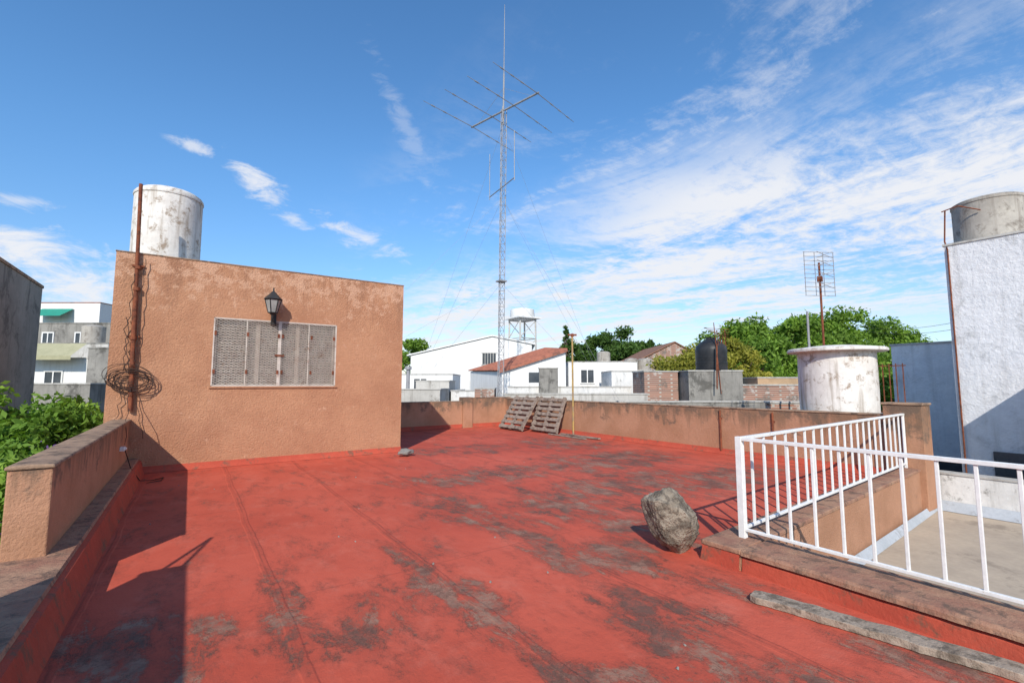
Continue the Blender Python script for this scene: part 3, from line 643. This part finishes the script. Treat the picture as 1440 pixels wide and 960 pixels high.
def tree(name,p,zt,rx,rz,mat,n=9000,size=.16,seed=0,k=26,zb=-3.6,cone=False,extra=None):
    rnd=random.Random(seed); g=grp(name,(p.x,p.y,zb)); cz=zt-rz
    clumps=[]
    for i in range(k):
        if cone:
            h=rnd.random(); R=rx*(1-h)**.8; a=rnd.uniform(0,6.28); clumps.append((p.x+R*.7*math.cos(a),p.y+R*.7*math.sin(a),cz-rz+2*rz*h*.93,max(.25,R*.5)))
        else:
            while 1:
                v=Vector((rnd.uniform(-1,1),rnd.uniform(-1,1),rnd.uniform(-1,1)))
                if .35<v.length<.88: break
            clumps.append((p.x+v.x*rx,p.y+v.y*rx,cz+v.z*rz,rx*rnd.uniform(.14,.34)))
    t=MB(); base=Vector((p.x,p.y,zb)); top=Vector((p.x+.1,p.y,cz+(rz*.8 if cone else -rz*.3))); m1=base.lerp(top,.5)+Vector((.12,.05,0))
    t.tube(base,m1,rx*.09,rx*.06,8); t.tube(m1,top,rx*.06,rx*.035,8)
    for c in clumps[::2]:
        s=m1.lerp(top,rnd.uniform(.2,1)); e=Vector(c[:3]); mid=s.lerp(e,.5)+Vector((0,0,.15)); t.tube(s,mid,rx*.025,rx*.016,5); t.tube(mid,e,rx*.016,rx*.006,5)
    t.done('trunk',bark,g); leaves('crown',clumps,n,size,mat,seed,g)
    if extra: leaves('flowers',[(c[0],c[1],c[2]+c[3]*.7,c[3]*.5) for c in clumps[::5]],250,.03,extra,seed+50,g)
    return g
tree('leafy_tree',L(11.2,62),8.8,4.4,3.6,leaf_dark,9000,.24,1); tree('leafy_tree',L(15.5,62),9.0,4.2,3.8,leaf_dark,9000,.24,2); tree('leafy_tree',L(18.8,64),7.6,2.8,2.6,leaf_dark,6000,.24,3)
tree('leafy_tree',L(13.2,58),7.2,3.8,3.4,leaf_dark,9000,.24,33,k=36)
tree('pine_tree',L(6.9,60),9.4,1.5,3.6,leaf_dark,5000,.2,4,cone=True,k=34)
tree('leafy_tree',L(-10.3,52),7.2,2.8,2.8,leaf_mid,6000,.2,5)
tree('leafy_tree',L(18.0,36),6.8,3.4,3.0,leaf_mid,14000,.16,6,k=44); tree('leafy_tree',L(22.5,37),7.2,3.5,3.2,leaf_mid,14000,.16,7,k=44)
tree('leafy_tree',L(27.5,40),8.4,3.7,3.6,leaf_mid,14000,.16,8,k=44); tree('leafy_tree',L(32.5,42),7.6,3.6,3.2,leaf_mid,13000,.16,9,k=44)
tree('leafy_tree',L(25,36),5.0,3.4,2.6,leaf_mid,9000,.16,19,k=34)
tree('yellow_green_tree',L(10.6,29),4.3,2.1,2.5,leaf_yel,12000,.11,10,k=44); tree('yellow_green_tree',L(14.0,29),4.5,2.2,2.7,leaf_yel,12000,.11,11,k=44)
tree('yellow_green_tree',L(7.6,32),2.6,1.2,1.8,leaf_yel,5000,.11,12,k=20)
tree('leafy_bush',L(9.6,12.6),1.9,.6,.6,leaf_mid,3500,.06,14,k=16,zb=-1); tree('leafy_bush',L(16,20.5),2.3,1.6,1.4,leaf_mid,6000,.1,15,k=20)
tree('garden_tree',Vector((-2.55,12.0,0)),1.65,1.5,1.5,leaf_garden,24000,.065,16,k=70)
tree('garden_tree',Vector((-2.6,9.8,0)),1.2,1.45,1.5,leaf_garden,24000,.06,17,k=70,extra=flower)
tree('garden_tree',Vector((-2.3,7.4,0)),.80,1.15,1.2,leaf_garden,16000,.055,18,k=50,extra=flower)
tree('garden_tree',Vector((-2.4,15.5,0)),1.5,1.3,1.5,leaf_garden,12000,.08,22,k=36)
cl=[]; rnd=random.Random(5)
for i in range(420):
    a=rnd.uniform(-60,62); d=rnd.uniform(170,230); p=L(d*math.sin(math.radians(a)),d*math.cos(math.radians(a))); cl.append((p.x,p.y,rnd.uniform(-2,2.6),rnd.uniform(2.5,4.5)))
leaves('distant_treeline',cl,24000,.8,leaf_dark,77)
# ------------------------------------------------------------ radio mast
mast=grp('radio_antenna_mast',L(-.62,24.3,-3.6)); mc=L(-.62,24.3); lean=Vector((CT,-ST,0))*.010
def mp(z,dx=0,dy=0): return Vector((mc.x+dx,mc.y+dy,z))+lean*(z-1)
lt=MB(); R0=.18; ang=[math.radians(a+10) for a in (90,210,330)]
z=-3.6; dz=.42; k=0
while z<16.2:
    z2=z+dz; pts=[(R0*math.cos(a),R0*math.sin(a)) for a in ang]
    for i in range(3):
        x0,y0=pts[i];x1,y1=pts[(i+1)%3]
        lt.tube(mp(z,x0,y0),mp(z2,x0,y0),.020,n=5); lt.tube(mp(z,x0,y0),mp(z,x1,y1),.011,n=4)
        if k%2: lt.tube(mp(z,x0,y0),mp(z2,x1,y1),.011,n=4)
        else: lt.tube(mp(z,x1,y1),mp(z2,x0,y0),.011,n=4)
    z=z2;k+=1
lt.tube(mp(15.6),mp(18.5),.045,n=8); lt.tube(mp(18.5),mp(22.6),.03,.014,6)
lt.box(mp(7.0).x-.22,mp(7.0).x+.22,mp(7).y-.22,mp(7).y+.22,6.95,7.02)
lt.done('lattice_tower',galv,mast)
ya=MB(); eU=Vector((.968,.248,0)); bU=Vector((.248,-.968,0)); C=mp(16.4)
ya.tube(C-bU*2.5,C+bU*2.45,.05,n=8)
for s,hl in((-2.42,3.55),(-.85,3.45),(.75,3.4),(2.35,3.3)):
    c=C+bU*s
    for sg in(-1,1):
        e=c+eU*hl*sg+Vector((0,0,-.10))
        ya.tube(c,c.lerp(e,.5),.024,.020,6); ya.tube(c.lerp(e,.5),e,.018,.013,5)
        for t in(.33,.55,.78): ya.tube(c.lerp(e,t),c.lerp(e,t+.07),.034,n=6)
ya.tube(C+Vector((0,0,1.3)),C+bU*2.0,.008,n=4); ya.tube(C+Vector((0,0,1.3)),C-bU*2.0,.008,n=4)
ya.done('beam_antenna',galv,mast)
vd=MB(); a1=L(-1.25,25.4,12.0);a2=L(.12,22.9,12.0)
vd.tube(a1,a2,.03,n=6)
for a in(a1,a2): vd.tube(a-Vector((0,0,.15)),a+Vector((0,0,2.5)),.02,n=5)
vd.done('vertical_dipoles',galv,mast)
gw=MB()
for (zz,r,d) in((11.5,-9.5,20),(11.5,-7,33),(11.5,6.5,33),(11.5,4.4,19),(6.9,-9.5,20),(6.9,-7,33),(6.9,6.5,33),(15.6,-7,33),(15.6,6.5,33)):
    gw.tube(mp(zz),L(r,d,.8),.0045,n=4)
gw.done('guy_wires',galv,mast)
ow=MB()
for k2 in range(2):
    a=L(22,30,5.2+.25*k2);b6=L(14.5,13,3.6+.25*k2); ow.path([a.lerp(b6,i/14)-Vector((0,0,.5*4*(i/14)*(1-i/14))) for i in range(15)],.01,4)
ow.done('overhead_wires',cable)
# ------------------------------------------------------------ sun, world, camera
sl=bpy.data.lights.new('sun','SUN'); sl.energy=4.7; sl.angle=math.radians(.53); sl.color=(1,.935,.84)
so=bpy.data.objects.new('sun',sl); so.rotation_euler=SUN.to_track_quat('Z','Y').to_euler(); so.location=(-10,-12,20); scene.collection.objects.link(so)
w=bpy.data.worlds.new('World'); scene.world=w; w.use_nodes=True; nt=NT(w.node_tree)
for n in list(nt.n): nt.n.remove(n)
out=nt.node('ShaderNodeOutputWorld')
sky=nt.node('ShaderNodeTexSky'); sky.sky_type='NISHITA'; sky.sun_disc=False; sky.sun_elevation=math.asin(SUN.z); sky.sun_rotation=math.atan2(SUN.x,SUN.y)
sky.air_density=1.0; sky.dust_density=.3; sky.ozone_density=2.0
tc=nt.node('ShaderNodeTexCoord').outputs['Generated']; s=nt.sep(tc); X,Y,Z=s[0],s[1],s[2]
bg=nt.node('ShaderNodeBackground'); 
hs=nt.node('ShaderNodeHueSaturation'); hs.inputs['Saturation'].default_value=1.18; hs.inputs['Value'].default_value=1.22; nt.l.new(sky.outputs[0],hs.inputs['Color'])
tint=nt.mix(nt.ss(Z,.0,.45),(.72,.76,.86),(.90,1.05,1.12))
skc=nt.mix(1.,hs.outputs[0],tint,'MULTIPLY')
nt.put(bg.inputs[0],skc); bg.inputs[1].default_value=.15
bc_=nt.node('ShaderNodeBackground'); bc_.inputs[0].default_value=(.94,.955,1,1); bc_.inputs[1].default_value=.93
Zp=nt.math('ADD',nt.math('MAXIMUM',Z,.0),.03)
qx=nt.math('DIVIDE',X,Zp); qy=nt.math('DIVIDE',Y,Zp)
qv=nt.comb(qx,qy,0)
wn=nt.noise(qv,.55,3,.55)
qx2=nt.math('ADD',qx,nt.math('MULTIPLY',nt.math('SUBTRACT',wn,.5),1.6))
band=nt.math('MULTIPLY',nt.ss(qx2,1.15,2.4),nt.ss(qx2,4.8,8.5,1,.15))
cn=nt.noise(nt.vscale(qv,(1.5,.75,1),(3.3,1.2,0)),1.1,10,.68,.8)
cf=nt.noise(nt.vscale(qv,(3.0,5.0,1)),2.2,6,.72,.4)
cc_=nt.math('ADD',cn,nt.math('MULTIPLY',nt.math('SUBTRACT',cf,.5),.40))
dens=nt.math('MULTIPLY',band,nt.ss(cc_,.34,.62,.05,.97))
faint=nt.math('MULTIPLY',nt.ss(qx2,.5,1.5),nt.ss(cc_,.46,.70,0,.48)); dens=nt.math('MAXIMUM',dens,nt.math('MULTIPLY',faint,nt.ss(qx2,4.5,8.5,1,.2)))
az=nt.math('ARCTAN2',X,Y); rho=nt.math('SQRT',nt.math('ADD',nt.math('MULTIPLY',X,X),nt.math('MULTIPLY',Y,Y))); el=nt.math('DIVIDE',Z,rho)
bn=nt.noise(nt.vscale(nt.comb(az,el,0),(1,2.2,1)),13,8,.70,.5)
for (a,e,wa,we,tl,op) in((.096,.378,.075,.045,-.45,.85),(-.02,.430,.05,.018,-.2,.7),(.155,.325,.04,.02,-.3,.65),(.285,.302,.12,.032,-.35,.75),(-.227,.199,.13,.055,-.2,.95),(-.145,.155,.16,.07,0,.95),
   (-.224,.273,.05,.014,.1,.6),(.448,.128,.18,.055,-.1,.95),(.365,.56,.09,.075,-1.9,.22),(.64,.125,.16,.035,0,.7),(1.25,.10,.3,.04,0,.4),(.11,.20,.03,.012,0,.5)):
    da=nt.math('SUBTRACT',az,a); de=nt.math('SUBTRACT',nt.math('SUBTRACT',el,e),nt.math('MULTIPLY',da,tl))
    da=nt.math('DIVIDE',da,wa);de=nt.math('DIVIDE',de,we)
    g=nt.math('SUBTRACT',1.,nt.math('SQRT',nt.math('ADD',nt.math('MULTIPLY',da,da),nt.math('MULTIPLY',de,de))))
    g=nt.math('ADD',g,nt.math('MULTIPLY',nt.math('SUBTRACT',bn,.5),3.2))
    dens=nt.math('MAXIMUM',dens,nt.ss(g,.1,1.1,0,op))
dens=nt.math('MULTIPLY',dens,nt.ss(Z,.0,.05))
mx=nt.node('ShaderNodeMixShader'); nt.put(mx.inputs[0],dens); nt.l.new(bg.outputs[0],mx.inputs[1]); nt.l.new(bc_.outputs[0],mx.inputs[2]); nt.l.new(mx.outputs[0],out.inputs[0])
cam=bpy.data.cameras.new('camera'); cam.lens=16.5; cam.sensor_width=36; cam.clip_end=5000; cam.clip_start=.05
co=bpy.data.objects.new('camera',cam); co.location=(0,0,1.6); co.rotation_euler=(math.radians(95.2),0,-TH); scene.collection.objects.link(co); scene.camera=co
scene.view_settings.view_transform='Standard'; scene.view_settings.look='None'; scene.view_settings.exposure=0
